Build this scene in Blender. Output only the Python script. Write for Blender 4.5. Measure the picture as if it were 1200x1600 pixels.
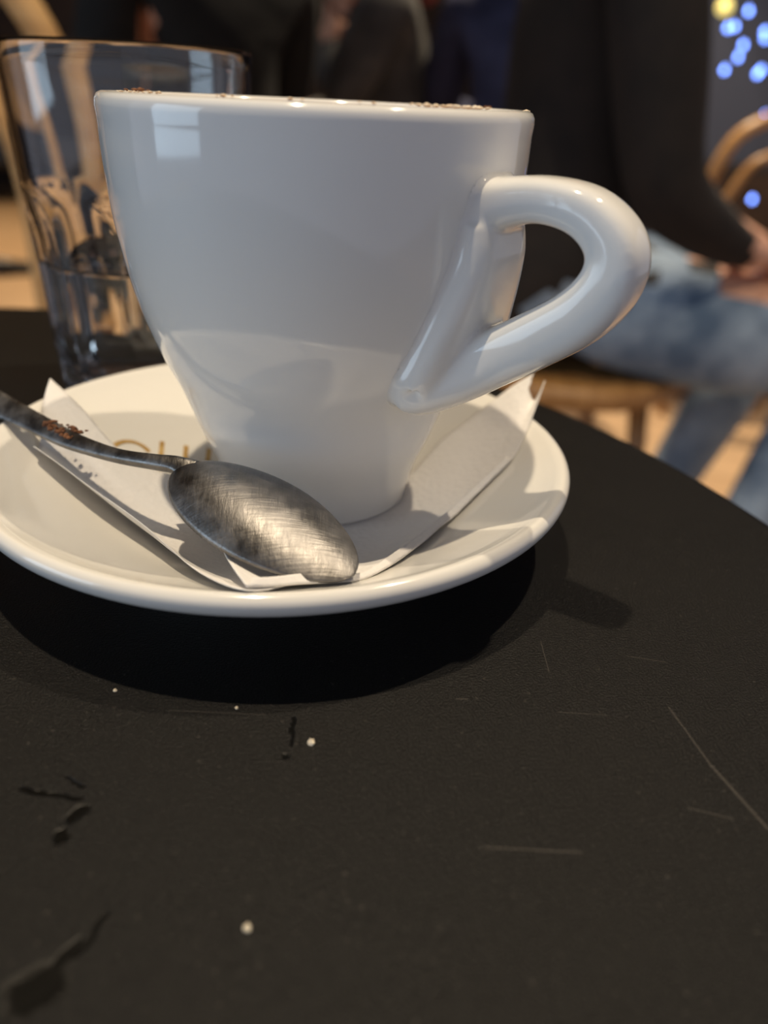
import bpy, bmesh, math, random
from mathutils import Vector, Matrix
random.seed(7)
for o in list(bpy.data.objects): bpy.data.objects.remove(o)
SC = bpy.context.scene
COL = SC.collection
T = 0.74                                     # height of the table top above the floor
def P(x, y, z=0.0): return Vector((x/100, y/100, T+z/100))     # centimetres on the table -> metres

# ------------------------------------------------------------------ camera
cam_d = bpy.data.cameras.new('camera'); cam = bpy.data.objects.new('camera', cam_d); COL.objects.link(cam)
cR = Vector((0.9964803, -0.07123629, 0.04418601)); cU = Vector((-0.00591014, 0.46609292, 0.88471603)); cF = Vector((0.08361868, 0.88186324, -0.4640314))
m = Matrix.Identity(4)
for i in range(3):
    m[i][0] = cR[i]; m[i][1] = cU[i]; m[i][2] = -cF[i]
m.translation = P(0.011, -18.854, 9.819)
cam.matrix_world = m
cam_d.sensor_width = 36; cam_d.lens = 27.9; cam_d.clip_start = 0.005; cam_d.clip_end = 60
cam_d.dof.use_dof = True; cam_d.dof.focus_distance = 0.16; cam_d.dof.aperture_fstop = 8.6
SC.camera = cam
# ------------------------------------------------------------------ world, exposure
w = bpy.data.worlds.new('world'); SC.world = w; w.use_nodes = True
bg = w.node_tree.nodes['Background']; bg.inputs[0].default_value = (0.80, 0.83, 1.0, 1); bg.inputs[1].default_value = 0.36
vs = SC.view_settings; vs.view_transform = 'Standard'; vs.look = 'None'; vs.gamma = 1; vs.use_curve_mapping = False; vs.exposure = 0.0
# cool light through the shop front window, at the wall line to the left behind the viewer
ad = bpy.data.lights.new('shopfront_window_left_offscreen', 'AREA'); ad.shape = 'RECTANGLE'; ad.size = 2.2; ad.size_y = 2.2; ad.energy = 50; ad.color = (0.62, 0.82, 1.0)
ao = bpy.data.objects.new('shopfront_window_left_offscreen', ad); COL.objects.link(ao); ao.location = (-4.15, -1.2, 1.4)
ao.rotation_euler = (Vector((0, 0, .8))-ao.location).to_track_quat('-Z', 'Y').to_euler()
# ceiling lamps: the two that cast the saucer's double shadow, and those that light the people and floor beyond
LAMPS = [((-0.17, 0.0, 2.45), 82, (1.0, 0.82, 0.58), 70, 'ceiling_lamp_cup_offscreen'), ((0.60, 0.24, 2.45), 56, (1.0, 0.83, 0.60), 80, 'ceiling_lamp_table_edge_offscreen'),
         ((0.75, 2.35, 2.45), 240, (1.0, 0.82, 0.58), 96, 'ceiling_lamp_people_offscreen'), ((-1.4, 4.3, 2.45), 300, (1.0, 0.78, 0.52), 95, 'ceiling_lamp_far_floor_offscreen'), ((0.95, 1.45, 2.45), 95, (1.0, 0.86, 0.72), 50, 'ceiling_lamp_stool_offscreen')]

# ------------------------------------------------------------------ helpers
def tag(o, label, cat, group=None):
    o['label'] = label; o['category'] = cat
    if group: o['group'] = group
    return o
def empty(name, loc=(0, 0, 0), rz=0):
    o = bpy.data.objects.new(name, None); COL.objects.link(o); o.location = loc; o.rotation_euler.z = rz
    o.empty_display_size = .05
    return o
def mobj(name, verts, faces, mat, parent=None, smooth=True, kind=None):
    me = bpy.data.meshes.new(name); me.from_pydata([tuple(v) for v in verts], [], faces); me.update()
    bm = bmesh.new(); bm.from_mesh(me); bmesh.ops.recalc_face_normals(bm, faces=bm.faces); bm.to_mesh(me); bm.free()
    if smooth: me.polygons.foreach_set('use_smooth', [True]*len(me.polygons))
    o = bpy.data.objects.new(name, me); COL.objects.link(o)
    if mat: me.materials.append(mat)
    if parent: o.parent = parent
    if kind: o['kind'] = kind
    return o
def spline(pts, n, closed=False):
    """Catmull-Rom through tuples of any length"""
    out = []; N = len(pts); segs = N if closed else N-1
    g = (lambda i: pts[i % N]) if closed else (lambda i: pts[min(max(i, 0), N-1)])
    for s in range(segs):
        a, b, c, d = g(s-1), g(s), g(s+1), g(s+2)
        for k in range(n):
            t = k/n
            out.append(tuple(.5*(2*q+(r-p_)*t+(2*p_-5*q+4*r-s_)*t*t+(-p_+3*q-3*r+s_)*t**3) for p_, q, r, s_ in zip(a, b, c, d)))
    if not closed: out.append(tuple(pts[-1]))
    return out
def lathe(prof, n, rf=None, s=.01):
    """profile of (r, z) in cm; poles where r == 0"""
    V, F, rings = [], [], []
    for r, z in prof:
        if r < 1e-6:
            rings.append([len(V)]); V.append((0, 0, z*s))
        else:
            ring = []
            for k in range(n):
                a = 2*math.pi*k/n; rr = rf(r, z, a) if rf else r
                ring.append(len(V)); V.append((rr*math.cos(a)*s, rr*math.sin(a)*s, z*s))
            rings.append(ring)
    for A, B in zip(rings, rings[1:]):
        for k in range(n):
            k2 = (k+1) % n
            if len(A) == 1 and len(B) == 1: continue
            if len(A) == 1: F.append((A[0], B[k], B[k2]))
            elif len(B) == 1: F.append((A[k], B[0], A[k2]))
            else: F.append((A[k], B[k], B[k2], A[k2]))
    return V, F
def tube(pts, rad, n=10, closed=False, flat=1.0):
    """sweep of a round section along points; rad number or list"""
    V, F = [], []; N = len(pts); pts = [Vector(p) for p in pts]
    up = Vector((0.13, 0.21, 1)).normalized()
    for i, p in enumerate(pts):
        a = pts[(i-1) % N] if closed or i > 0 else p; b = pts[(i+1) % N] if closed or i < N-1 else p
        t = (b-a).normalized(); x = t.cross(up)
        if x.length < .05: x = t.cross(Vector((1, 0, 0)))
        x.normalize(); y = x.cross(t).normalized()
        r = rad[i] if isinstance(rad, (list, tuple)) else rad
        for k in range(n):
            an = 2*math.pi*k/n; V.append(p+x*(r*math.cos(an))+y*(r*flat*math.sin(an)))
    for i in range(N if closed else N-1):
        j = (i+1) % N
        for k in range(n):
            k2 = (k+1) % n; F.append((i*n+k, i*n+k2, j*n+k2, j*n+k))
    if not closed:
        F.append(tuple(range(n))[::-1]); F.append(tuple((N-1)*n+k for k in range(n)))
    return V, F
def box(x0, x1, y0, y1, z0, z1):
    V = [(x, y, z) for z in (z0, z1) for y in (y0, y1) for x in (x0, x1)]
    return V, [(0, 1, 3, 2), (4, 6, 7, 5), (0, 4, 5, 1), (2, 3, 7, 6), (0, 2, 6, 4), (1, 5, 7, 3)]
def bevel(o, wd, seg=2):
    b = o.modifiers.new('bevel', 'BEVEL'); b.width = wd; b.segments = seg; b.limit_method = 'ANGLE'; return o
def lump(rad, seed, sub=2, sq=(1, 1, 1), rough=.35):
    bm = bmesh.new(); bmesh.ops.create_icosphere(bm, subdivisions=sub, radius=rad); rnd = random.Random(seed)
    for v in bm.verts: v.co = Vector((v.co.x*sq[0], v.co.y*sq[1], v.co.z*sq[2]))*(1+rnd.uniform(-rough, rough))
    V = [v.co.copy() for v in bm.verts]; F = [tuple(v.index for v in f.verts) for f in bm.faces]; bm.free(); return V, F

# ------------------------------------------------------------------ materials
class NT:
    def __init__(s, name):
        s.m = bpy.data.materials.new(name); s.m.use_nodes = True; s.t = s.m.node_tree; s.b = s.t.nodes['Principled BSDF']
    def n(s, typ, **kw):
        nd = s.t.nodes.new(typ)
        for k, v in kw.items(): setattr(nd, k, v)
        return nd
    def l(s, a, b): s.t.links.new(a, b)
    def math(s, op, a, b=None, clamp=False):
        nd = s.n('ShaderNodeMath', operation=op); nd.use_clamp = clamp
        for i, v in enumerate((a, b)):
            if v is None: continue
            if isinstance(v, (int, float)): nd.inputs[i].default_value = v
            else: s.l(v, nd.inputs[i])
        return nd.outputs[0]
    def noise(s, scale, detail=3, rough=.5, co='Object', stretch=None):
        tc = s.n('ShaderNodeTexCoord'); nz = s.n('ShaderNodeTexNoise'); nz.inputs['Scale'].default_value = scale
        nz.inputs['Detail'].default_value = detail; nz.inputs['Roughness'].default_value = rough
        if stretch:
            mp = s.n('ShaderNodeMapping'); mp.inputs['Scale'].default_value = stretch; s.l(tc.outputs[co], mp.inputs[0]); s.l(mp.outputs[0], nz.inputs[0])
        else: s.l(tc.outputs[co], nz.inputs[0])
        return nz.outputs[0]
    def ramp(s, fac, a, b, lo=.35, hi=.65):
        r = s.n('ShaderNodeValToRGB'); r.color_ramp.elements[0].position = lo; r.color_ramp.elements[1].position = hi
        r.color_ramp.elements[0].color = (*a, 1); r.color_ramp.elements[1].color = (*b, 1); s.l(fac, r.inputs[0]); return r.outputs[0]
    def mix(s, fac, a, b):
        mx = s.n('ShaderNodeMix', data_type='RGBA')
        for i, v in ((0, fac), (6, a), (7, b)):
            if isinstance(v, (int, float)): mx.inputs[i].default_value = v
            elif isinstance(v, tuple): mx.inputs[i].default_value = (*v, 1)
            else: s.l(v, mx.inputs[i])
        return mx.outputs[2]
    def bump(s, h, strength=.3, dist=.001):
        b = s.n('ShaderNodeBump'); b.inputs['Strength'].default_value = strength; b.inputs['Distance'].default_value = dist
        s.l(h, b.inputs['Height']); s.l(b.outputs[0], s.b.inputs['Normal'])
    def set(s, **kw):
        for k, v in kw.items():
            k = k.replace('_', ' ')
            if isinstance(v, tuple): v = (*v, 1) if len(v) == 3 else v
            s.b.inputs[k].default_value = v
        return s
def simple(name, c, rough=.5, var=None, scale=30, bump=0, metal=0, stretch=None, bd=.001, **kw):
    a = NT(name); a.set(Roughness=rough, Metallic=metal, **kw)
    if var:
        nz = a.noise(scale, 4, .6, stretch=stretch); a.l(a.ramp(nz, c, var), a.b.inputs['Base Color'])
        if bump: a.bump(nz, bump, bd)
    else: a.set(Base_Color=c)
    return a.m
def emit(name, c, s):
    a = NT(name); a.set(Base_Color=c, Emission_Color=c, Emission_Strength=s); return a.m
def glassmat(name, c=(1, 1, 1), ior=1.47, rough=0.0):
    a = NT(name); a.set(Base_Color=c, Roughness=rough, IOR=ior, Transmission_Weight=1.0); return a.m

M = {}
a = NT('white_glazed_porcelain'); a.set(Roughness=.09, IOR=1.5, Base_Color=(.83, .82, .79), Coat_Weight=.3, Coat_Roughness=.03)
a.bump(a.noise(60, 2, .4), .04, .001); M['china'] = a.m
a = NT('saucer_porcelain'); a.set(Roughness=.13, IOR=1.5, Base_Color=(.83, .81, .76), Coat_Weight=.2, Coat_Roughness=.04)
a.bump(a.noise(60, 2, .4), .03, .001); M['saucer'] = a.m
M['gold'] = simple('faded_gold_print', (.42, .24, .06), .4, (.62, .42, .16), 300)
M['coffee'] = simple('milk_coffee', (.45, .27, .13), .35, (.62, .44, .26), 160, .2)
M['foam'] = simple('dried_milk_foam', (.80, .62, .42), .6, (.9, .80, .64), 400, .4)
M['cocoa'] = simple('cocoa_powder', (.12, .045, .02), .9, (.28, .12, .05), 900, .4)
M['glass'] = glassmat('clear_glass'); M['water'] = glassmat('still_water', (.99, 1, 1), 1.33)
a = NT('paper_napkin'); a.set(Roughness=.9, Base_Color=(.84, .82, .80), Subsurface_Weight=0.0)
vo = a.n('ShaderNodeTexVoronoi'); vo.inputs['Scale'].default_value = 620; tc = a.n('ShaderNodeTexCoord'); a.l(tc.outputs['Object'], vo.inputs[0])
a.bump(a.math('ADD', vo.outputs[0], a.noise(220, 4, .7)), .45, .0004); M['napkin'] = a.m
a = NT('scratched_spoon_steel'); a.set(Metallic=1.0)
s1 = a.noise(900, 3, .7, stretch=(1, .06, .5)); s2 = a.noise(120, 4, .6); s3 = a.noise(700, 2, .8, stretch=(.08, 1, .4))
a.l(a.ramp(s2, (.15, .143, .136), (.27, .26, .255)), a.b.inputs['Base Color'])
a.l(a.math('ADD', a.math('MULTIPLY', s1, .34), a.math('MULTIPLY', s2, .52)), a.b.inputs['Roughness'])
a.bump(a.math('ADD', s1, s3), .22, .0004); M['steel'] = a.m

# black table laminate with pores, scratches and wet smears, all in table coordinates (centimetres from the cup)
a = NT('black_table_laminate'); tc = a.n('ShaderNodeTexCoord'); sep = a.n('ShaderNodeSeparateXYZ')
mp = a.n('ShaderNodeMapping'); mp.inputs['Scale'].default_value = (100, 100, 100); a.l(tc.outputs['Object'], mp.inputs[0])
wob = a.n('ShaderNodeTexNoise'); wob.inputs['Scale'].default_value = 2.2; wob.inputs['Detail'].default_value = 3; a.l(mp.outputs[0], wob.inputs[0])
va = a.n('ShaderNodeVectorMath', operation='MULTIPLY_ADD'); a.l(wob.outputs[1], va.inputs[0]); va.inputs[1].default_value = (.35, .35, 0); a.l(mp.outputs[0], va.inputs[2])
def seg_dist(src, p, q):
    sp = a.n('ShaderNodeVectorMath', operation='SUBTRACT'); a.l(src, sp.inputs[0]); sp.inputs[1].default_value = (*p, 0)
    d = (q[0]-p[0], q[1]-p[1], 0); L2 = max(d[0]**2+d[1]**2, 1e-6)
    dt = a.n('ShaderNodeVectorMath', operation='DOT_PRODUCT'); a.l(sp.outputs[0], dt.inputs[0]); dt.inputs[1].default_value = d
    h = a.math('MULTIPLY', dt.outputs['Value'], 1/L2, True)
    sc = a.n('ShaderNodeVectorMath', operation='SCALE'); sc.inputs[0].default_value = d; a.l(h, sc.inputs['Scale'])
    df = a.n('ShaderNodeVectorMath', operation='SUBTRACT'); a.l(sp.outputs[0], df.inputs[0]); a.l(sc.outputs[0], df.inputs[1])
    fl = a.n('ShaderNodeVectorMath', operation='MULTIPLY'); a.l(df.outputs[0], fl.inputs[0]); fl.inputs[1].default_value = (1, 1, 0)
    ln = a.n('ShaderNodeVectorMath', operation='LENGTH'); a.l(fl.outputs[0], ln.inputs[0]); return ln.outputs['Value']
def mask(src, segs, soft):
    out = None
    for p, q, wd in segs:
        f = a.n('ShaderNodeMapRange'); f.inputs[1].default_value = wd; f.inputs[2].default_value = wd*soft; f.inputs[3].default_value = 1; f.inputs[4].default_value = 0
        a.l(seg_dist(src, p, q), f.inputs[0]); out = f.outputs[0] if out is None else a.math('MAXIMUM', out, f.outputs[0])
    return out
TCX, TCY = -14.62, -6.63                     # table centre
def tl(x, y): return (x-TCX, y-TCY)
scr = mask(mp.outputs[0], [(tl(*p), tl(*q), wd) for p, q, wd in [((6.54, -7.92), (6.70, -9.35), .012), ((6.70, -9.35), (7.02, -10.69), .018), ((2.52, -10.88), (3.95, -11.02), .010),
     ((5.92, -10.25), (6.55, -10.49), .009), ((4.62, -5.88), (4.54, -6.87), .006), ((2.6, -7.6), (2.8, -7.62), .010), ((-2.6, -7.8), (-.9, -7.95), .006), ((4.4, -8.0), (5.3, -8.1), .006), ((6.3, -6.4), (7.0, -6.6), .006)]], 1.8)
wet = mask(va.outputs[0], [(tl(x+.17, y+.17), tl(x2+.17, y2+.17), wd) for (x, y), (x2, y2), wd in [((-3.50, -10.02), (-3.62, -10.16), .07), ((-3.73, -10.38), (-3.70, -10.50), .055), ((-3.42, -12.75), (-3.28, -12.60), .20),
     ((-3.5, -12.9), (-3.05, -12.1), .055), ((-3.15, -12.5), (-2.72, -11.75), .03), ((-.48, -8.94), (-.47, -8.95), .05), ((-.40, -8.0), (-.42, -8.7), .02), ((-4.6, -9.55), (-3.6, -9.75), .035), ((-3.9, -9.35), (-3.6, -9.5), .02)]], 1.9)
grain = a.noise(2000, 2, .75); blot = a.noise(22, 4, .6)
speck = a.n('ShaderNodeMapRange'); speck.inputs[1].default_value = .70; speck.inputs[2].default_value = .76; a.l(a.noise(900, 1, .5), speck.inputs[0])
base = a.mix(a.math('MULTIPLY', blot, .9), (.0030, .0028, .0027), (.0068, .0061, .0056))
base = a.mix(a.math('MULTIPLY', speck.outputs[0], .35), base, (.09, .08, .07))
base = a.mix(a.math('MULTIPLY', scr, .36), base, (.13, .115, .10))
base = a.mix(a.math('MULTIPLY', wet, .8), base, (.0025, .0025, .002))
a.l(base, a.b.inputs['Base Color'])
a.l(a.math('SUBTRACT', a.math('ADD', .40, a.math('MULTIPLY', blot, .16)), a.math('MULTIPLY', wet, .2)), a.b.inputs['Roughness'])
a.set(IOR=1.33); a.bump(a.math('MULTIPLY', grain, a.math('SUBTRACT', 1, wet)), .8, .0004); M['table'] = a.m
M['table_edge'] = simple('black_table_edging', (.012, .011, .011), .4, (.022, .02, .02), 40)
M['iron'] = simple('black_cast_iron', (.012, .012, .012), .5, (.03, .03, .03), 60, .2)
M['honeywood'] = simple('honey_bentwood', (.30, .145, .045), .35, (.46, .25, .09), 14, .1, stretch=(1, 1, 6))
M['palewood'] = simple('pale_bentwood', (.46, .27, .11), .4, (.60, .38, .17), 14, .1, stretch=(1, 1, 6))
M['cane'] = simple('woven_cane', (.42, .22, .07), .55, (.55, .32, .12), 90, .3)
M['stoolwood'] = simple('brown_stool_wood', (.24, .115, .035), .4, (.38, .20, .07), 16, .1, stretch=(6, 1, 1))
M['jacket'] = simple('dark_brown_jacket_cloth', (.006, .0035, .0028), .9, (.013, .008, .006), 18, .3, bd=.004)
M['blackcoat'] = simple('black_wool_coat', (.003, .003, .003), .95, (.007, .0065, .006), 20, .3, bd=.004)
M['greycoat'] = simple('charcoal_grey_coat', (.045, .042, .040), .9, (.085, .080, .075), 12, .3, bd=.004)
M['navycoat'] = simple('navy_blue_coat', (.012, .014, .042), .85, (.045, .05, .11), 10, .3, bd=.004)
M['jeans'] = simple('washed_blue_jeans', (.075, .12, .19), .85, (.30, .38, .47), 9, .3, bd=.004)
M['darktrousers'] = simple('dark_trousers', (.012, .013, .018), .9, (.02, .022, .03), 15)
M['skin'] = simple('skin', (.55, .29, .19), .5, (.62, .35, .24), 40)
M['hair'] = simple('dark_brown_hair', (.016, .009, .005), .5, (.035, .02, .012), 60, .5)
M['eye'] = simple('dark_eye', (.02, .015, .012), .15)
M['boot'] = simple('black_leather_boot', (.008, .008, .010), .35, (.015, .015, .018), 30, .2)
a = NT('tan_floor'); br = a.n('ShaderNodeTexBrick'); tcx = a.n('ShaderNodeTexCoord'); mpp = a.n('ShaderNodeMapping'); mpp.inputs['Rotation'].default_value = (0, 0, .6)
a.l(tcx.outputs['Object'], mpp.inputs[0]); a.l(mpp.outputs[0], br.inputs['Vector']); br.inputs['Scale'].default_value = 1.0; br.inputs['Brick Width'].default_value = 1.2; br.inputs['Row Height'].default_value = .16; br.inputs['Mortar Size'].default_value = .004
br.inputs['Color1'].default_value = (.56, .37, .21, 1); br.inputs['Color2'].default_value = (.50, .32, .175, 1); br.inputs['Mortar'].default_value = (.22, .13, .07, 1)
a.l(br.outputs[0], a.b.inputs['Base Color']); a.set(Roughness=.45); M['floor'] = a.m
M['darkwall'] = simple('dark_brown_panelling', (.030, .014, .006), .6, (.055, .028, .012), 3, .1, stretch=(1, 1, 6))
M['ceiling'] = simple('brown_grey_ceiling', (.16, .14, .12), .9, (.2, .17, .15), 5)
M['nightglass'] = simple('night_window_glass', (.06, .065, .09), .15)
M['framewood'] = simple('dark_window_frame', (.02, .015, .012), .5, (.035, .025, .02), 8)
M['bulbblue'] = emit('blue_fairy_bulb', (.16, .30, 1.0), 9.0)
M['bulbyellow'] = emit('yellow_lamp_glow', (.75, .62, .18), 1.6)
M['cable'] = simple('thin_black_wire', (.01, .01, .01), .6)
M['lampcan'] = simple('black_lamp_housing', (.015, .015, .015), .5, (.02, .02, .02), 20)
M['lampface'] = simple('frosted_lamp_face', (.8, .78, .72), .5)
M['blackleather'] = simple('black_leather', (.008, .008, .008), .4, (.016, .015, .014), 20, .2)
M['crumb'] = simple('pale_sugar_crumb', (.62, .52, .38), .4, (.85, .78, .62), 900, .3)

# ------------------------------------------------------------------ the setting
def struct(name, V, F, mat):
    o = mobj(name, V, F, mat, smooth=False); o['kind'] = 'structure'; return o
struct('floor', *box(-4.2, 4.2, -1.6, 7.5, -.05, 0), M['floor'])
struct('ceiling', *box(-4.2, 4.2, -1.6, 7.5, 2.6, 2.68), M['ceiling'])
struct('wall_back', *box(-4.2, 4.2, 7.42, 7.5, 0, 2.6), M['darkwall'])
struct('wall_left', *box(-4.2, -4.12, 1.2, 7.42, 0, 2.6), M['darkwall'])
# partition with the night window on the right
struct('wall_right', *box(1.0, 4.2, 3.16, 3.24, 0, .62), M['darkwall'])
wn = empty('window_1', (0, 0, 0)); wn['kind'] = 'structure'
mobj('window_pane', *box(1.05, 4.15, 3.19, 3.205, .66, 2.55), M['nightglass'], wn, False)
for i, (x0, x1, z0, z1) in enumerate([(1.0, 1.05, .62, 2.6), (4.15, 4.2, .62, 2.6), (1.05, 4.15, .62, .66), (1.05, 4.15, 2.55, 2.6), (2.4, 2.45, .66, 2.55)]):
    bevel(mobj('window_frame', *box(x0, x1, 3.16, 3.24, z0, z1), M['framewood'], wn, False), .006)
LWHERE = ['directly above the coffee cup', 'above the edge of the bistro table', 'above the person in navy coat', 'above the floor beyond the water glass', 'above the person in blue jeans']
# ceiling spotlights (lamp light lives with each lamp)
for i, (loc, pw, c, cone, lname) in enumerate(LAMPS):
    e = tag(empty('ceiling_spotlight', (loc[0], loc[1], 2.6)), 'black cylindrical ceiling spotlight '+LWHERE[i], 'lamp', 'ceiling spotlights')
    V, F = lathe([(0, 0), (5, 0), (5, -1.2), (1.2, -1.4), (1.2, -3.5), (4.6, -3.8), (4.9, -4.2), (4.9, -14), (4.6, -14.2), (4.3, -14), (4.3, -12), (0, -12)], 24)
    mobj('housing', V, F, M['lampcan'], e)
    V, F = lathe([(0, -12.4), (2.2, -12.5), (2.2, -12.2), (0, -12.1)], 20); mobj('lamp_face', V, F, M['lampface'], e)
    ld = bpy.data.lights.new(lname, 'SPOT'); ld.energy = pw; ld.color = c; ld.spot_size = math.radians(cone); ld.spot_blend = .35; ld.shadow_soft_size = .016
    lo = bpy.data.objects.new(lname, ld); COL.objects.link(lo); lo.parent = e; lo.location = (0, 0, -.15)

# ------------------------------------------------------------------ the bistro table
tb = tag(empty('bistro_table', (TCX/100, TCY/100, 0)), 'round black bistro table carrying the white cup and saucer', 'table')
pr = [(0, -.2), (26, -.2), (27.2, -.2), (27.5, -.12), (27.63, 0-.05)]
V, F = lathe([(0, 0), (5, 0), (10, 0), (20, 0), (27.2, 0), (27.45, -.03), (27.6, -.12), (27.63, -.3), (27.63, -1.9), (27.5, -2.1), (27.2, -2.2), (0, -2.2)], 160)
top_ = mobj('table_top', V, F, M['table'], tb); top_.location.z = T
V, F = lathe([(27.64, -.45), (27.72, -.6), (27.72, -1.7), (27.64, -1.85)], 160); mobj('edge_band', V, F, M['table_edge'], top_)
V, F = lathe([(0, 71.8), (14, 71.8), (14, 71.2), (3.2, 69.5), (2.6, 66), (2.6, 6), (3.4, 4), (0, 3.5)], 32); mobj('pedestal', V, F, M['iron'], tb)
V, F = lathe([(0, 4.2), (3, 4.2), (6, 3), (18, 1.4), (20.5, .9), (20.8, 0), (0, 0)], 48); mobj('foot_plate', V, F, M['iron'], tb)

# ------------------------------------------------------------------ saucer
SX, SY = -.914, -.519
su = spline([(3.0, .62), (3.3, .67), (3.6, .78), (4.5, 1.07), (5.5, 1.5), (6.3, 1.88), (6.6, 2.05), (6.78, 2.16), (6.93, 2.2), (7.05, 2.11), (7.08, 1.96), (7.0, 1.80), (6.8, 1.68), (6.0, 1.34), (5.0, .95), (4.2, .6), (3.75, .3), (3.65, .05)], 5)
sc_root = tag(empty('saucer', P(SX, SY, 0)), 'white porcelain saucer with thick rolled rim under the coffee cup', 'saucer')
V, F = lathe([(0, .62), (1.5, .62)]+su+[(3.6, 0), (3.35, 0), (3.25, .18), (0, .25)], 160); dish = mobj('dish', V, F, M['saucer'], sc_root)
def saucer_z(r):
    pts = [(0, .62), (3.0, .62), (3.3, .67), (3.6, .78), (4.5, 1.07), (5.5, 1.5), (6.3, 1.88), (6.6, 2.05), (6.8, 2.17), (6.93, 2.2)]
    for (a0, b0), (a1, b1) in zip(pts, pts[1:]):
        if r <= a1: return b0+(b1-b0)*(r-a0)/(a1-a0)
    return 2.2
# faded gold lettering printed on the well of the saucer (upright strokes and an arc, the rest is under the spoon)
def print_strip(line, wd):
    V, F = [], []
    for i, (x, y) in enumerate(line):
        j = min(i+1, len(line)-1); k = max(i-1, 0); d = Vector((line[j][0]-line[k][0], line[j][1]-line[k][1], 0)).normalized(); n_ = Vector((-d.y, d.x, 0))
        for s in (-1, 1):
            q = Vector((x, y, 0))+n_*wd*s*.5; r = math.hypot(q.x-SX, q.y-SY); V.append(((q.x-SX)/100, (q.y-SY)/100, (saucer_z(r)+.012)/100))
    for i in range(len(line)-1): F.append((2*i, 2*i+1, 2*i+3, 2*i+2))
    return V, F
def stroke(p, q, n=8): return [(p[0]+(q[0]-p[0])*k/n, p[1]+(q[1]-p[1])*k/n) for k in range(n+1)]
lets = [[(-4.95+.50*math.cos(t), .95+.72*math.sin(t)) for t in [math.radians(40+i*14) for i in range(21)]], stroke((-4.32, 2.05), (-4.12, .1)), stroke((-3.68, 2.12), (-3.52, .15)), stroke((-3.06, 2.2), (-2.98, .3))]
for ln in lets: mobj('printed_letter', *print_strip(ln, .13), M['gold'], dish, False)

# ------------------------------------------------------------------ cup
ZB = .66
cup = tag(empty('coffee_cup', P(0, 0, 0)), 'white porcelain cappuccino cup with a looped handle standing on the saucer', 'cup')
outer = spline([(2.30, ZB+.08), (2.37, 1.05), (2.54, 1.70), (2.87, 2.5), (3.23, 3.48), (3.68, 4.48), (4.08, 5.68), (4.36, 7.08), (4.47, 8.3), (4.50, 9.2)], 6)
lip = [(4.52, 9.42), (4.51, 9.54), (4.46, 9.63), (4.37, 9.675), (4.27, 9.66), (4.20, 9.58), (4.17, 9.46)]
inner = spline([(4.15, 9.2), (4.10, 8.3), (3.98, 7.08), (3.7, 5.68), (3.3, 4.48), (2.85, 3.48), (2.3, 2.5), (1.4, 1.95), (.6, 1.85)], 5)
V, F = lathe([(0, .85), (1.9, .8), (2.0, ZB), (2.2, ZB)]+outer+lip+inner+[(0, 1.83)], 160); mobj('body', V, F, M['china'], cup)
# handle: closed teardrop loop swept with a rounded section (radial s, z, half thickness, half width)
PHI = math.radians(41)
hd = Vector((math.cos(PHI), -math.sin(PHI), 0)); hn = Vector((-math.sin(PHI), -math.cos(PHI), 0)); hz = Vector((0, 0, 1))
ST = [(4.2, 7.9, .64, .96), (4.75, 8.14, .47, .74), (5.55, 8.27, .41, .62), (6.4, 8.12, .44, .58), (6.98, 7.62, .50, .58), (6.98, 6.98, .54, .60), (6.5, 6.33, .56, .62), (5.65, 5.70, .58, .68),
      (4.85, 5.18, .60, .84), (4.10, 4.72, .64, 1.25), (3.55, 4.50, .66, 1.60), (3.80, 5.15, .62, 1.52), (4.10, 6.1, .58, 1.30), (4.30, 7.15, .60, 1.04)]
sp = spline(ST, 8, True); V, F = [], []; N = len(sp); ns = 28
for i in range(N):
    s0, z0, th, hw = sp[i]; s1, z1 = sp[(i+1) % N][:2]; sm, zm = sp[i-1][:2]
    tg = Vector((s1-sm, z1-zm)).normalized(); nr = Vector((-tg.y, tg.x))
    for k in range(ns):
        an = 2*math.pi*k/ns; ca, sa = math.cos(an), math.sin(an); e = .62
        u = math.copysign(abs(ca)**e, ca)*th; v = math.copysign(abs(sa)**e, sa)*hw
        V.append((hd*(s0+nr.x*u)+hz*(z0+nr.y*u)+hn*v)/100)
for i in range(N):
    j = (i+1) % N
    for k in range(ns): F.append((i*ns+k, i*ns+(k+1) % ns, j*ns+(k+1) % ns, j*ns+k))
# grow the handle out of the cup wall: voxel union with a cup core just under the glaze, smoothed, then only the visible skin is kept
cv, cf_ = lathe([(0, .8)]+[(r-.02, z) for r, z in outer]+[(0, 9.1)], 160, s=1.0)
hv = [v*100 for v in V]; b0 = len(cv)
tmp = mobj('handle', list(cv)+hv, list(cf_)+[tuple(i+b0 for i in f) for f in F], None)
rm = tmp.modifiers.new('remesh', 'REMESH'); rm.mode = 'VOXEL'; rm.voxel_size = .05
sm_ = tmp.modifiers.new('smooth', 'SMOOTH'); sm_.factor = .5; sm_.iterations = 22
dg = bpy.context.evaluated_depsgraph_get(); dg.update(); hm = bpy.data.meshes.new_from_object(tmp.evaluated_get(dg)); bpy.data.objects.remove(tmp)
def cup_r(z):
    for (r0, z0), (r1, z1) in zip(outer, outer[1:]):
        if z <= z1: return r0+(r1-r0)*max(0, (z-z0))/(z1-z0)
    return outer[-1][0]
bm = bmesh.new(); bm.from_mesh(hm)
bmesh.ops.delete(bm, geom=[v for v in bm.verts if math.hypot(v.co.x, v.co.y) < cup_r(v.co.z)-.012 or v.co.z > 9.0 or v.co.z < 2.2], context='VERTS')
for v in bm.verts: v.co /= 100
lone = [v for v in bm.verts if not v.link_faces]; bmesh.ops.delete(bm, geom=lone, context='VERTS')
bm.to_mesh(hm); bm.free(); hm.materials.clear(); hm.materials.append(M['china']); hm.polygons.foreach_set('use_smooth', [True]*len(hm.polygons))
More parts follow.
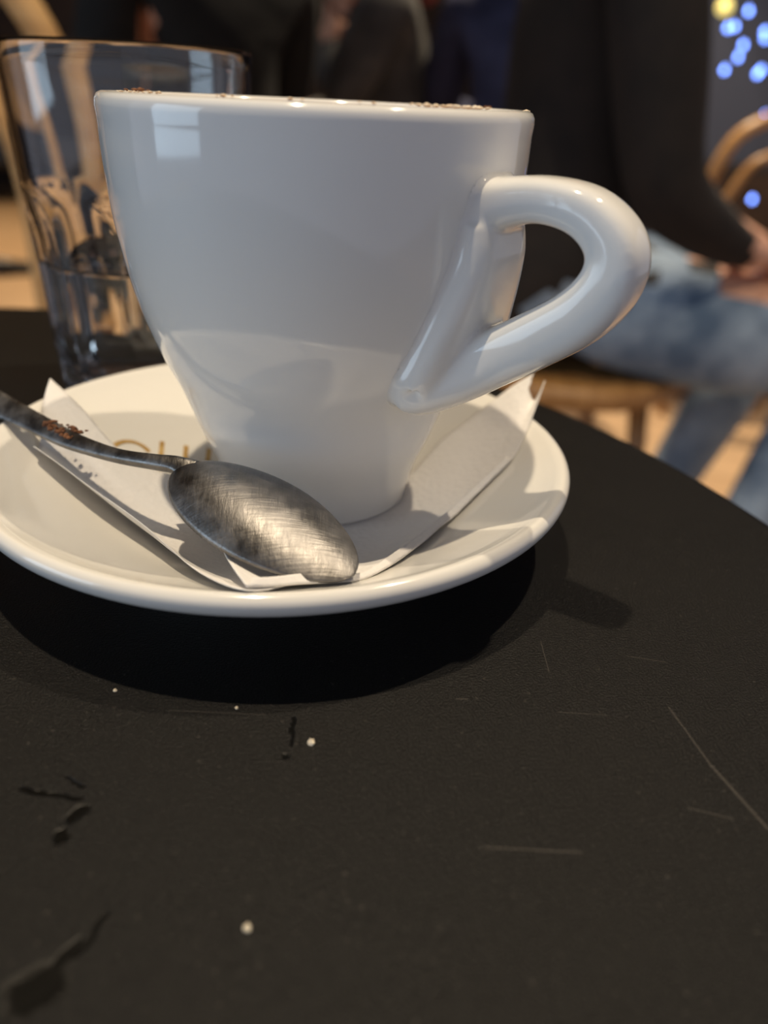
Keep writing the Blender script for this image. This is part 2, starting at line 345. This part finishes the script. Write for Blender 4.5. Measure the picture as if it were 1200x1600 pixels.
ho = bpy.data.objects.new('handle', hm); COL.objects.link(ho); ho.parent = cup
# coffee in the cup with foam left along the rim
cf = tag(empty('coffee', P(0, 0, 0)), 'milky coffee filling the white cup, foam dried along its rim', 'coffee')
V, F = lathe([(0, 9.12), (3.2, 9.12), (3.95, 9.16), (4.13, 9.26), (4.14, 9.1), (4.12, 8.7), (3.9, 8.6), (0, 8.6)], 96, lambda r, z, t: r); mobj('coffee_surface', V, F, M['coffee'], cf)
rnd = random.Random(3); V, F = [], []
for a0, a1, n in ((22, 62, 34), (148, 176, 16), (70, 140, 8), (-30, 0, 3)):
    for k in range(n):
        t_ = math.radians(rnd.uniform(a0, a1)); rr = rnd.uniform(4.16, 4.34); s = rnd.uniform(.035, .10)*(1 if a0 == 22 else .65)
        lv, lf = lump(s, k*7+a0, 1, (1.4, 1.4, .6), .25); b = len(V)
        V += [(q+Vector((rr*math.cos(t_), rr*math.sin(t_), 9.65+.01*rnd.random())))/100 for q in lv]; F += [tuple(i+b for i in f) for f in lf]
mobj('foam_residue', V, F, M['foam'], cf)['kind'] = 'stuff'
V, F = [], []
for k, (t_, s) in enumerate(((158, .07), (161, .05), (166, .04), (26, .04), (24, .05), (154, .03))):
    t_ = math.radians(t_); lv, lf = lump(s, k, 1, (1.5, 1, .8)); b = len(V); V += [(q+Vector((4.33*math.cos(t_), 4.33*math.sin(t_), 9.69)))/100 for q in lv]; F += [tuple(i+b for i in f) for f in lf]
mobj('cocoa_residue', V, F, M['cocoa'], cf)['kind'] = 'stuff'

# ------------------------------------------------------------------ paper napkin between cup and saucer
def sheet(rows, nu, nv, mat, name, parent, thick=.018, wr=.03, seed=1, cut=None):
    """rows: list of control rows (left to right) of 3D points, back row first"""
    g = [spline(r, nu) for r in rows]; G = []
    cols = list(zip(*g))
    for c_ in cols: G.append(spline(list(c_), nv))
    nx, ny = len(G), len(G[0]); rn = random.Random(seed); ph = [(rn.uniform(1, 5), rn.uniform(1, 5), rn.uniform(0, 6)) for _ in range(6)]
    V, F = [], []
    for i in range(nx):
        for j in range(ny):
            x, y, z = G[i][j]; dz = sum(math.sin(x*p_[0]+y*p_[1]+p_[2]) for p_ in ph)/6
            r = math.hypot(x-SX, y-SY); z = z+dz*wr
            if r < 6.9: z = max(z, saucer_z(r)+.03)
            V.append((x/100, y/100, z/100))
    for i in range(nx-1):
        for j in range(ny-1):
            if cut and cut(i/(nx-1), j/(ny-1)): continue
            F.append((i*ny+j, i*ny+j+1, (i+1)*ny+j+1, (i+1)*ny+j))
    o = mobj(name, V, F, mat, parent); s = o.modifiers.new('solid', 'SOLIDIFY'); s.thickness = thick/100; s.offset = 0
    return o
nk = tag(empty('paper_napkin', P(0, 0, 0)), 'crumpled white paper napkin folded under the cup and spoon', 'napkin')
back = [(-7.11, 2.09, 2.75), (-6.12, 1.28, 2.2), (-4.85, .0, 1.5), (-3.6, .1, .86), (-2.6, .3, .66), (-.7, .2, .65), (1.7, .0, .65), (2.48, .46, .82), (3.48, 1.63, 1.36), (4.55, 2.31, 1.92), (5.45, 2.4, 2.65), (6.1, 2.5, 3.05)]
mid = [(-7.0, .9, 2.45), (-5.9, -.3, 2.0), (-4.5, -1.6, 1.45), (-3.3, -2.0, 1.08), (-2.2, -2.6, .68), (-.7, -3.0, .65), (1.5, -2.2, .65), (2.5, -1.4, .80), (3.6, -.2, 1.18), (4.75, .9, 1.62), (5.55, 1.6, 2.35), (6.0, 2.3, 2.85)]
front = [(-6.71, -.93, 2.1), (-5.44, -2.08, 1.85), (-3.54, -4.02, 1.6), (-2.31, -6.03, 1.9), (-1.21, -7.38, 2.25), (-.17, -6.25, 1.72), (.8, -6.15, 1.74), (2.16, -4.0, 1.26), (3.6, -2.1, 1.32), (4.98, -.55, 1.78), (5.76, .93, 2.30), (6.3, 2.0, 3.02)]
m2 = [tuple(.45*u+.55*v for u, v in zip(a_, b_)) for a_, b_ in zip(mid, front)]
for i, (x, y, z) in enumerate(m2):
    r = math.hypot(x-SX, y-SY); m2[i] = (x, y, max(saucer_z(r)+.05, z-.42))
sheet([back, mid, m2, front], 6, 6, M['napkin'], 'lower_ply', nk, cut=lambda u, v: u > .955 and abs(v-.5) < .22)
r0 = [(-3.2, -2.9, 1.62), (-2.85, -3.55, 1.74), (-2.3, -4.2, 1.74), (-1.95, -5.1, 1.90), (-1.6, -6.15, 2.05), (-1.2, -7.3, 2.31)]
r1 = [(-2.5, -2.6, 1.32), (-2.1, -3.2, 1.42), (-1.6, -3.9, 1.45), (-1.2, -4.8, 1.42), (-.9, -5.8, 1.62), (-.75, -6.8, 1.98)]
r2 = [(-1.6, -2.6, 1.02), (-1.2, -3.1, 1.06), (-.8, -3.8, 1.15), (-.4, -4.7, 1.22), (-.1, -5.6, 1.5), (.1, -6.3, 1.76)]
sheet([r0, r1, r2], 8, 6, M['napkin'], 'torn_ply', nk, wr=.05, seed=9)
e1 = [(-1.2, -7.28, 2.27), (-.5, -6.85, 2.02), (.3, -6.5, 1.83), (.9, -6.2, 1.74), (1.6, -5.2, 1.5), (2.3, -4.1, 1.34), (3.6, -2.2, 1.34), (4.9, -.65, 1.78)]
e2 = [(-1.1, -7.05, 2.30), (-.4, -6.6, 2.06), (.35, -6.25, 1.86), (.9, -6.0, 1.76), (1.5, -5.0, 1.53), (2.2, -3.9, 1.36), (3.5, -2.0, 1.36), (4.8, -.5, 1.78)]
sheet([e1, e2], 8, 3, M['napkin'], 'front_hem', nk, wr=.04, seed=12, thick=.05)

# ------------------------------------------------------------------ teaspoon lying face down
spn = tag(empty('teaspoon', P(0, 0, 0)), 'scratched steel teaspoon lying face down across the napkin', 'spoon')
Nk = Vector((-2.86, -3.45, 2.70)); Tp = Vector((.65, -6.50, 1.98)); ax = (Tp-Nk); LB = ax.length; ax.normalize()
ROLL = math.radians(10)
side = ax.cross(Vector((0, 0, 1))).normalized(); nrm = side.cross(ax).normalized()      # side: towards the viewer's left is -side
sd = side*math.cos(ROLL)-nrm*math.sin(ROLL); nm = nrm*math.cos(ROLL)+side*math.sin(ROLL)
def bowl(off):
    V, F = [], []; nu, nv = 40, 28
    for i in range(nu+1):
        u = i/nu; x = .5-.5*math.cos(math.pi*u)
        wd = 1.13*(math.sin(math.pi*min(1, x**.93)))**.52 if 0 < x < 1 else 0.0
        wd = max(wd, .2*(1-x)**6)
        dp = .50*(math.sin(math.pi*x**.85))**.8*(1.05-.25*x)
        for j in range(nv+1):
            v = -1+2*j/nv; q = Nk+ax*(x*LB)+sd*(wd*v)+nm*(dp*(1-abs(v)**2.2))-nm*off
            V.append(q/100)
    for i in range(nu):
        for j in range(nv): F.append((i*(nv+1)+j, i*(nv+1)+j+1, (i+1)*(nv+1)+j+1, (i+1)*(nv+1)+j))
    return V, F
o = mobj('bowl', *bowl(0), M['steel'], spn); s = o.modifiers.new('solid', 'SOLIDIFY'); s.thickness = .0011; s.offset = 0
hp = spline([(-2.55, -3.66, 2.74, .26, .10), (-2.95, -3.42, 2.78, .19, .14), (-3.4, -3.2, 2.74, .16, .15), (-4.25, -2.66, 2.62, .15, .14), (-5.05, -2.0, 2.53, .18, .12), (-5.86, -1.28, 2.48, .23, .11), (-7.33, .16, 2.46, .29, .10), (-7.98, .76, 2.47, .33, .10),
               (-9.8, 2.35, 2.55, .42, .10), (-11.4, 3.75, 2.65, .50, .10), (-12.2, 4.45, 2.7, .46, .09), (-12.6, 4.8, 2.73, .2, .06)], 5)
V, F = [], []; n = 16
for i, q in enumerate(hp):
    a_ = Vector(hp[max(i-1, 0)][:3]); b_ = Vector(hp[min(i+1, len(hp)-1)][:3]); tg = (b_-a_).normalized(); sx = tg.cross(Vector((0, 0, 1))).normalized(); ny = sx.cross(tg)
    tw = math.radians(38); sx, ny = sx*math.cos(tw)+ny*math.sin(tw), ny*math.cos(tw)-sx*math.sin(tw)
    for k in range(n):
        an = 2*math.pi*k/n; ca, sa = math.cos(an), math.sin(an)
        V.append((Vector(q[:3])+sx*q[3]*math.copysign(abs(ca)**.6, ca)+ny*q[4]*math.copysign(abs(sa)**.6, sa))/100)
for i in range(len(hp)-1):
    for k in range(n): F.append((i*n+k, i*n+(k+1) % n, (i+1)*n+(k+1) % n, (i+1)*n+k))
F.append(tuple(range(n))); F.append(tuple((len(hp)-1)*n+k for k in range(n)))
mobj('handle', V, F, M['steel'], spn)
V, F = [], []; rnd = random.Random(4)
for k in range(46):
    t_ = rnd.random(); c_ = Vector((-6.35+.85*t_+rnd.gauss(0, .10), -.78-.75*t_+rnd.gauss(0, .10), 2.56+.06*t_+abs(rnd.gauss(0, .05))))
    lv, lf = lump(rnd.uniform(.03, .09), k, 1, (1.3, 1, .7)); b = len(V); V += [(q+c_)/100 for q in lv]; F += [tuple(i+b for i in f) for f in lf]
o = mobj('cocoa_crumbs', V, F, M['cocoa']); o.location = P(0, 0, 0); o['kind'] = 'stuff'; tag(o, 'brown cocoa crumbs stuck on the spoon handle', 'crumbs')

# ------------------------------------------------------------------ water glass
def tumbler(name, x, y, label, H=10.8, R=3.72, rb=3.0, level=4.7, facets=10, top=6.9):
    g = tag(empty(name, P(x, y, 0)), label, 'glass')
    def ro(z): return rb+(R-rb)*(z/H)**.9
    def rf(r, z, an):
        if z > top or r < 1.2: return r
        d = ro(min(z, top))*(.945+.055*max(0, (z-top*.62)/(top*.38))**3)
        k = 2*math.pi/facets; th = (an+k/2) % k-k/2
        return min(r, d/math.cos(th)*1.0 if r > ro(z)-.02 else r)
    zs = [.25, .6, 1, 1.6, 2.4, 3.2, 4, 4.6, 5, 5.4, 5.8, 6.1, 6.4, 6.6, 6.8, 6.9, 7.1, 7.6, 8.4, 9.4, 10.2]
    zs = [z*H/10.8 for z in zs]
    o_ = [(0, .15), (rb-.7, .1), (rb-.45, 0), (rb-.15, .03)]+[(ro(z), z) for z in zs]+[(R, H-.15), (R-.03, H-.04), (R-.09, H), (R-.16, H-.04), (R-.19, H-.15)]
    i_ = [(ro(z)-(.20 if z > top else .20+.22*min(1, (top-z)/1.5)), z) for z in reversed(zs) if z > 1.4]+[(rb-.75, 1.15), (rb-1.4, .95), (0, .9)]
    V, F = lathe(o_+i_, 160, rf); mobj('vessel', V, F, M['glass'], g)
    if level:
        wt = tag(empty('water', P(x, y, 0)), 'still water half filling the '+label.split(' standing')[0], 'water')
        wp = [(ro(z)-(.20 if z > top else .20+.22*min(1, (top-z)/1.5))+.006, z) for z in zs if 1.4 < z < level]
        V, F = lathe([(0, .905), (rb-1.4, .945), (rb-.74, 1.14)]+wp+[(wp[-1][0]+.02, level+.04), (wp[-1][0]-.12, level), (0, level)], 96); mobj('water_body', V, F, M['water'], wt)
    return g
tumbler('water_glass', -5.78, 9.0, 'tall faceted glass tumbler standing behind the saucer')
tumbler('water_glass', -16.55, 12.2, 'short empty clear glass standing by the table rim beyond the spoon handle', H=4.6, R=3.35, rb=3.0, level=0, top=2.6)

# ------------------------------------------------------------------ crumbs on the table
for k, (x, y, s, lb) in enumerate(((-.07, -8.68, .055, 'pale sugar crumb on the black table in front of the saucer'), (-.87, -12.05, .05, 'pale sugar crumb on the bare black table far from the saucer'), (-3.64, -7.27, .03, 'tiny pale crumb inside the shadow edge of the saucer'), (-1.41, -7.78, .028, 'tiny pale crumb at the rim of the saucer shadow'))):
    o = mobj('sugar_crumb', *[(lambda v, f: ([q/100 for q in v], f))(*lump(s, 20+k, 2, (1, 1.2, .8)))][0], M['crumb'], smooth=False); o.location = P(x, y, s*.7); tag(o, lb, 'crumb', 'crumbs on the table')

# ------------------------------------------------------------------ seats
def stool(name, x, y, label, mat, group=None):
    e = tag(empty(name, (x/100, y/100, 0)), label, 'stool', group)
    V, F = lathe([(0, 45), (10, 44.6), (15, 44.9), (17.2, 45), (18, 44.4), (18.1, 43), (17.5, 41.6), (16.4, 41), (0, 41.2)], 48); mobj('seat', V, F, mat, e)
    for k in range(4):
        an = math.radians(45+90*k+8); c_, s_ = math.cos(an), math.sin(an)
        mobj('leg', *tube([(.125*c_, .125*s_, .42), (.15*c_, .15*s_, .22), (.185*c_, .185*s_, 0.0)], [.017, .016, .013], 10), mat, e)
    mobj('stretcher_ring', *tube([(.158*math.cos(q*math.pi/18), .158*math.sin(q*math.pi/18), .17) for q in range(36)], .009, 8, True), mat, e)
    return e
stool('wooden_stool', 44, 113, 'round brown wooden stool under the person in blue jeans', M['stoolwood'])
def hoop_chair(name, x, y, rz, label, mat, seatmat, panel=None, hgt=.9):
    """bentwood cafe chair, back hoop towards local -y"""
    e = tag(empty(name, (x/100, y/100, 0), rz), label, 'chair')
    V, F = lathe([(0, 46), (15, 45.8), (19.5, 46), (20.4, 45.2), (20.4, 43.4), (19.6, 42.6), (0, 42.8)], 48); mobj('seat', V, F, seatmat, e)
    hp_ = [(-.155, -.16, .0), (-.16, -.165, .25), (-.165, -.175, .46), (-.19, -.20, .62), (-.20, -.225, hgt-.17), (-.165, -.245, hgt-.06), (-.09, -.255, hgt-.008), (0, -.258, hgt), (.09, -.255, hgt-.008), (.165, -.245, hgt-.06), (.20, -.225, hgt-.17), (.19, -.20, .62), (.165, -.175, .46), (.16, -.165, .25), (.155, -.16, 0)]
    mobj('back_hoop', *tube(spline(hp_, 6), .0165, 12), mat, e)
    ih = [(-.125, -.17, .46), (-.135, -.195, .62), (-.135, -.222, hgt-.2), (-.09, -.24, hgt-.11), (0, -.248, hgt-.085), (.09, -.24, hgt-.11), (.135, -.222, hgt-.2), (.135, -.195, .62), (.125, -.17, .46)]
    mobj('inner_hoop', *tube(spline(ih, 6), .0115, 10), mat, e)
    for s in (-1, 1): mobj('front_leg', *tube([(s*.13, .13, .43), (s*.15, .155, .2), (s*.165, .175, 0)], [.018, .016, .013], 10), mat, e)
    mobj('leg_ring', *tube([(.155*math.cos(q*math.pi/18), .155*math.sin(q*math.pi/18), .22) for q in range(36)], .008, 8, True), mat, e)
    if panel:
        V = []; nx_, nz_ = 10, 10
        for d_ in (0, .006):
            for i in range(nx_+1):
                for j in range(nz_+1):
                    u = -1+2*i/nx_; z = .785+(hgt-.09-.785)*j/nz_; ww = .128*(1 if j < 7 else math.sqrt(max(.2, 1-((j-7)/3.4)**2))); V.append((u*ww, -.222-.055*(z-.785)/.3+d_, z))
        F = []; B = (nx_+1)*(nz_+1)
        for i in range(nx_):
            for j in range(nz_):
                q = [i*(nz_+1)+j, i*(nz_+1)+j+1, (i+1)*(nz_+1)+j+1, (i+1)*(nz_+1)+j]; F.append(tuple(q)); F.append(tuple(B+k for k in reversed(q)))
        mobj('back_panel', V, F, panel, e)
    return e
hoop_chair('bentwood_chair', 121, 225, math.radians(4), 'honey brown bentwood hoop chair below the window with blue lights', M['honeywood'], M['honeywood'], None, .835)
hoop_chair('bentwood_chair', -48, 100, math.radians(4), 'pale bentwood chair with cane back panel behind the water glass', M['palewood'], M['cane'], M['cane'], .97)
# black ottoman bench at the far left
ob = tag(empty('leather_bench', (-2.5, 6.6, 0)), 'black leather bench against the far dark wall', 'bench')
bevel(mobj('cushion', *box(-.75, .75, -.3, .3, .24, .50), M['blackleather'], ob, False), .05, 4)
for sx in (-1, 1):
    for sy in (-1, 1): bevel(mobj('leg', *box(sx*.64-.03, sx*.64+.03, sy*.22-.03, sy*.22+.03, 0, .25), M['iron'], ob, False), .005)
# black shoe left on the floor
sh = tag(empty('black_shoe', (-1.42, 3.85, 0), .5), 'small black shoe lying on the tan floor far behind the glass', 'shoe')
secs = [(-.13, .030, .075), (-.10, .036, .085), (-.04, .036, .070), (.03, .042, .055), (.09, .045, .045), (.13, .030, .030), (.145, .008, .018)]
V, F = [], []
for x, wd, h in secs:
    for k in range(14):
        an = math.pi*2*k/14; V.append((x, wd*math.cos(an), max(.012, h*.5+h*.5*math.sin(an))))
for i in range(len(secs)-1):
    for k in range(14): F.append((i*14+k, i*14+(k+1) % 14, (i+1)*14+(k+1) % 14, (i+1)*14+k))
F.append(tuple(range(14))); F.append(tuple((len(secs)-1)*14+k for k in range(14)))
mobj('upper', V, F, M['boot'], sh); bevel(mobj('sole', *box(-.13, .13, -.038, .038, 0, .014), M['iron'], sh, False), .006)

# ------------------------------------------------------------------ fairy lights
def light_string(x, y, bulbs, label):
    e = tag(empty('fairy_light_string', (x/100, y/100, 2.55)), label, 'fairy lights', 'strings of blue fairy lights')
    bs = sorted(bulbs, key=lambda q: -q[1]); pts = [(0, 0, 0)]+[((bx-x)/100, 0, T+bz/100-2.55+.012) for bx, bz in bs]
    mobj('wire', *tube(spline(pts, 6), .0012, 6), M['cable'], e)
    for bx, bz in bs:
        V, F = lathe([(0, -.9), (.42, -.75), (.7, -.2), (.66, .35), (.4, .75), (.3, .85), (.3, 1.2), (0, 1.2)], 16); b = mobj('bulb', V, F, M['bulbblue'], e); b.location = ((bx-x)/100, 0, T+bz/100-2.55)
light_string(129, 260, [(131.2, 37.7), (125.7, 33.0), (127.8, 33.5), (131.8, 28.7), (131.0, 25.4), (127.5, 21.7)], 'string of blue fairy lights hanging in front of the dark window, nearer its frame')
light_string(140, 260, [(138.5, 21.1), (139.4, 22.2), (137.8, 32.6), (138.3, 30.8), (144.3, 9.5), (146.8, -15.9)], 'string of blue fairy lights hanging lowest beside the bentwood chair')
gl = tag(empty('globe_lamp', (1.30, 2.75, T+.40)), 'small yellow globe lamp hanging beside the blue lights', 'lamp')
V, F = lathe([(0, -2.4), (1.2, -2.1), (2.2, -1.1), (2.4, 0), (2.1, 1.2), (1.2, 2.1), (.6, 2.4), (0, 2.4)], 20); mobj('globe', V, F, M['bulbyellow'], gl)
mobj('cord', *tube([(0, 0, .024), (0, .005, .7), (0, 0, 1.46)], .002, 6), M['cable'], gl)

# ------------------------------------------------------------------ people
def skin_body(name, verts, edges, radii, root, parent, mats, pick, sub=2):
    me = bpy.data.meshes.new(name); me.from_pydata([tuple(v) for v in verts], edges, []); o = bpy.data.objects.new(name, me); COL.objects.link(o)
    md = o.modifiers.new('skin', 'SKIN'); md.use_smooth_shade = True; md.branch_smoothing = .6
    sv = me.skin_vertices[0].data
    for i, r in enumerate(radii): sv[i].radius = r if isinstance(r, tuple) else (r, r); sv[i].use_root = (i == root)
    sb = o.modifiers.new('sub', 'SUBSURF'); sb.levels = sub; sb.render_levels = sub
    dg = bpy.context.evaluated_depsgraph_get(); dg.update(); nm_ = bpy.data.meshes.new_from_object(o.evaluated_get(dg)); bpy.data.objects.remove(o)
    nm_.materials.clear()
    for m_ in mats: nm_.materials.append(m_)
    def near(c):
        best = None
        for k, (a_, b_) in enumerate(edges):
            A, B = Vector(verts[a_]), Vector(verts[b_]); d = B-A; t_ = max(0, min(1, (c-A).dot(d)/max(d.length_squared, 1e-9))); q = (c-A-d*t_).length/(.3*(sum(radii[a_] if isinstance(radii[a_], tuple) else (radii[a_],)*2)+sum(radii[b_] if isinstance(radii[b_], tuple) else (radii[b_],)*2))/4+.02)
            if best is None or q < best[0]: best = (q, k, t_)
        return best[1], best[2]
    for f in nm_.polygons: f.material_index = pick(*near(f.center), f.center); f.use_smooth = True
    b = bpy.data.objects.new(name, nm_); COL.objects.link(b); b.parent = parent; return b
def person(x, y, rz, label, coat, legs, arms, knees, ankles, feet=M['boot'], lean=0.0, hair=M['hair'], bulk=1.0, thigh=1.0, tail=False):
    """seated figure, faces local +y; arms/knees/ankles: ((right x,y,z),(left x,y,z)) in local metres; arms = ((elbow, wrist, hand_tip), ...)"""
    e = tag(empty('person', (x/100, y/100, 0), rz), label, 'person')
    L = lean
    V = [(0, 0, .56), (0, .0+L*.3, .70), (0, .0+L*.6, .88), (0, L*.9, 1.02), (0, .01+L, 1.115), (0, .03+L*1.1, 1.20), (0, .045+L*1.1, 1.29), (0, .03+L*1.1, 1.375)]
    Rr = [(.165*bulk, .11*bulk), (.155*bulk, .135*bulk), (.165*bulk, .135*bulk), (.15, .105), (.062, .065), (.075, .085), (.082, .10), (.06, .075)]
    E = [(i, i+1) for i in range(7)]; reg = ['t']*3+['c', 'h', 'h', 'h']
    def add(p_, r, par, rg): V.append(tuple(p_)); Rr.append(r); E.append((par, len(V)-1)); reg.append(rg); return len(V)-1
    add((0, .145+L*1.1, 1.262), .014, 6, 'h')
    if tail: k = add((0, -.15, .575), (.16, .11), 0, 't'); add((0, -.235, .44), (.14, .05), k, 't')
    for s, (el, wr, ht) in zip((1, -1), arms):
        sh_ = add((s*.185, L*.9, 1.045), .075, 3, 'a'); k = add(el, .058, sh_, 'a'); m_ = add(tuple(Vector(el).lerp(Vector(wr), .55)), .05, k, 'a'); k = add(wr, .040, m_, 'a')
        W = Vector(wr); H_ = Vector(ht); d = (H_-W).normalized(); sd_ = d.cross(Vector((0, 0, 1))).normalized()
        if sd_.length < .1: sd_ = Vector((1, 0, 0))
        pl = add(W+d*.055, (.036, .022), k, 's'); up = sd_.cross(d)
        for q, ln in zip((-1.5, -.5, .5, 1.5), (.062, .078, .074, .060)):
            a1 = add(W+d*.098+sd_*(q*.020), .0095, pl, 's'); a2 = add(W+d*(.098+ln*.55)+sd_*(q*.022)-up*.012, .0088, a1, 's'); add(W+d*(.098+ln)+sd_*(q*.022)-up*.034, .0075, a2, 's')
        a1 = add(W+d*.05-sd_*(s*.046)-up*.008, .011, pl, 's'); add(W+d*.088-sd_*(s*.058)-up*.02, .009, a1, 's')
    for s, kn, an in zip((1, -1), knees, ankles):
        hp_ = add((s*.095, .05, .555), .105*thigh, 0, 'l'); md_ = add(tuple(Vector((s*.095, .05, .555)).lerp(Vector(kn), .5)), .094*thigh, hp_, 'l'); k = add(kn, .072, md_, 'l'); c_ = add(tuple(Vector(kn).lerp(Vector(an), .4)), .066, k, 'l'); k = add(an, .048, c_, 'l')
        f_ = add((an[0], an[1]+.07, .045), (.042, .036), k, 'f'); add((an[0]+s*.01, an[1]+.17, .034), (.040, .028), f_, 'f')
    def pick(k, t_, c):
        r = reg[k]
        if r in 'ta': return 0
        if r == 'c': return 0 if t_ < .75 else 2
        if r == 'l': return 1 if c.z < .60 or c.y > .10 else 0
        if r == 'f': return 3
        return 2
    skin_body('body', V, E, Rr, 0, e, [coat, legs, M['skin'], feet], pick)
    hy = L*1.1
    hv, hf = [], []
    for i in range(13):
        ph = math.pi*.62*i/12
        for k in range(24):
            an = 2*math.pi*k/24; fr = max(0, math.sin(an)); p2 = ph*(1-.42*fr)
            hv.append((.096*math.sin(p2)*math.cos(an), .018+hy+.116*math.sin(p2)*math.sin(an), 1.30+.125*math.cos(p2)))
    for i in range(12):
        for k in range(24): hf.append((i*24+k, i*24+(k+1) % 24, (i+1)*24+(k+1) % 24, (i+1)*24+k))
    o = mobj('hair', hv, hf, hair, e); s = o.modifiers.new('solid', 'SOLIDIFY'); s.thickness = .012
    for s in (-1, 1):
        ev, ef = lathe([(0, -1.1), (.7, -.8), (1.1, 0), (.7, .8), (0, 1.1)], 12); b = mobj('eye', ev, ef, M['eye'], e); b.location = (s*.032, .126+hy, 1.292)
        ev, ef = lathe([(0, -2.8), (.8, -2.2), (1.3, 0), (1.4, 1.4), (.8, 2.6), (0, 2.9)], 12); b = mobj('ear', ev, ef, M['skin'], e); b.location = (s*.088, .03+hy, 1.28)
    mv, mf = tube([(-.024, .128+hy, 1.226), (0, .137+hy, 1.224), (.024, .128+hy, 1.226)], [.003, .006, .003], 8); mobj('mouth', mv, mf, simple('lips', (.42, .15, .12), .5), e)
    return e
FX = -math.pi/2       # face world +x
person(40, 114, FX, 'person in dark brown jacket and blue jeans sitting on the wooden stool', M['jacket'], M['jeans'],
       (((.21, .06, .735), (.165, .20, .665), (.14, .29, .635)), ((-.22, .05, .76), (-.13, .26, .68), (-.10, .36, .66))),
       ((.125, .47, .50), (-.13, .47, .52)), ((.13, .34, .10), (-.06, .27, .10)), bulk=1.14, thigh=1.18, tail=True)
stool('wooden_stool', -21, 166, 'round wooden stool under the person in black coat', M['stoolwood'])
person(-21, 166, 0.55, 'person in black coat sitting with back turned behind the cup', M['blackcoat'], M['darktrousers'],
       (((.215, .10, .80), (.14, .34, .82), (.10, .42, .84)), ((-.24, .02, .74), (-.205, .05, .86), (-.17, .05, .95))),
       ((.125, .46, .545), (-.13, .46, .545)), ((.13, .42, .10), (-.13, .42, .10)))
stool('wooden_stool', 18, 215, 'round wooden stool under the person in charcoal coat', M['stoolwood'])
grey = person(18, 215, 1.42, 'person in charcoal grey coat sitting sideways with one hand raised and a red scarf', M['greycoat'], M['darktrousers'],
       (((.24, .10, .80), (.14, .24, .78), (.06, .28, .80)), ((-.22, .10, .80), (-.175, .14, .93), (-.15, .12, 1.02))),
       ((.125, .34, .53), (-.13, .34, .53)), ((.13, .30, .10), (-.13, .30, .10)))
stool('wooden_stool', 50, 196, 'round wooden stool under the person in navy coat', M['stoolwood'])
person(50, 196, -.5, 'person in navy blue coat sitting beside the person in charcoal coat', M['navycoat'], M['darktrousers'],
       (((.26, .10, .80), (.14, .32, .80), (.08, .40, .82)), ((-.25, .06, .80), (-.16, .28, .78), (-.1, .36, .79))),
       ((.125, .46, .545), (-.13, .46, .545)), ((.13, .42, .10), (-.13, .42, .10)))
mobj('scarf', *tube(spline([(.085*math.cos(q*math.pi/6), .005+.09*math.sin(q*math.pi/6), 1.075+.012*math.sin(q*2)) for q in range(12)], 3, True), .026, 10, True), simple('red_wool_scarf', (.30, .05, .035), .9, (.42, .09, .06), 60, .3), grey)
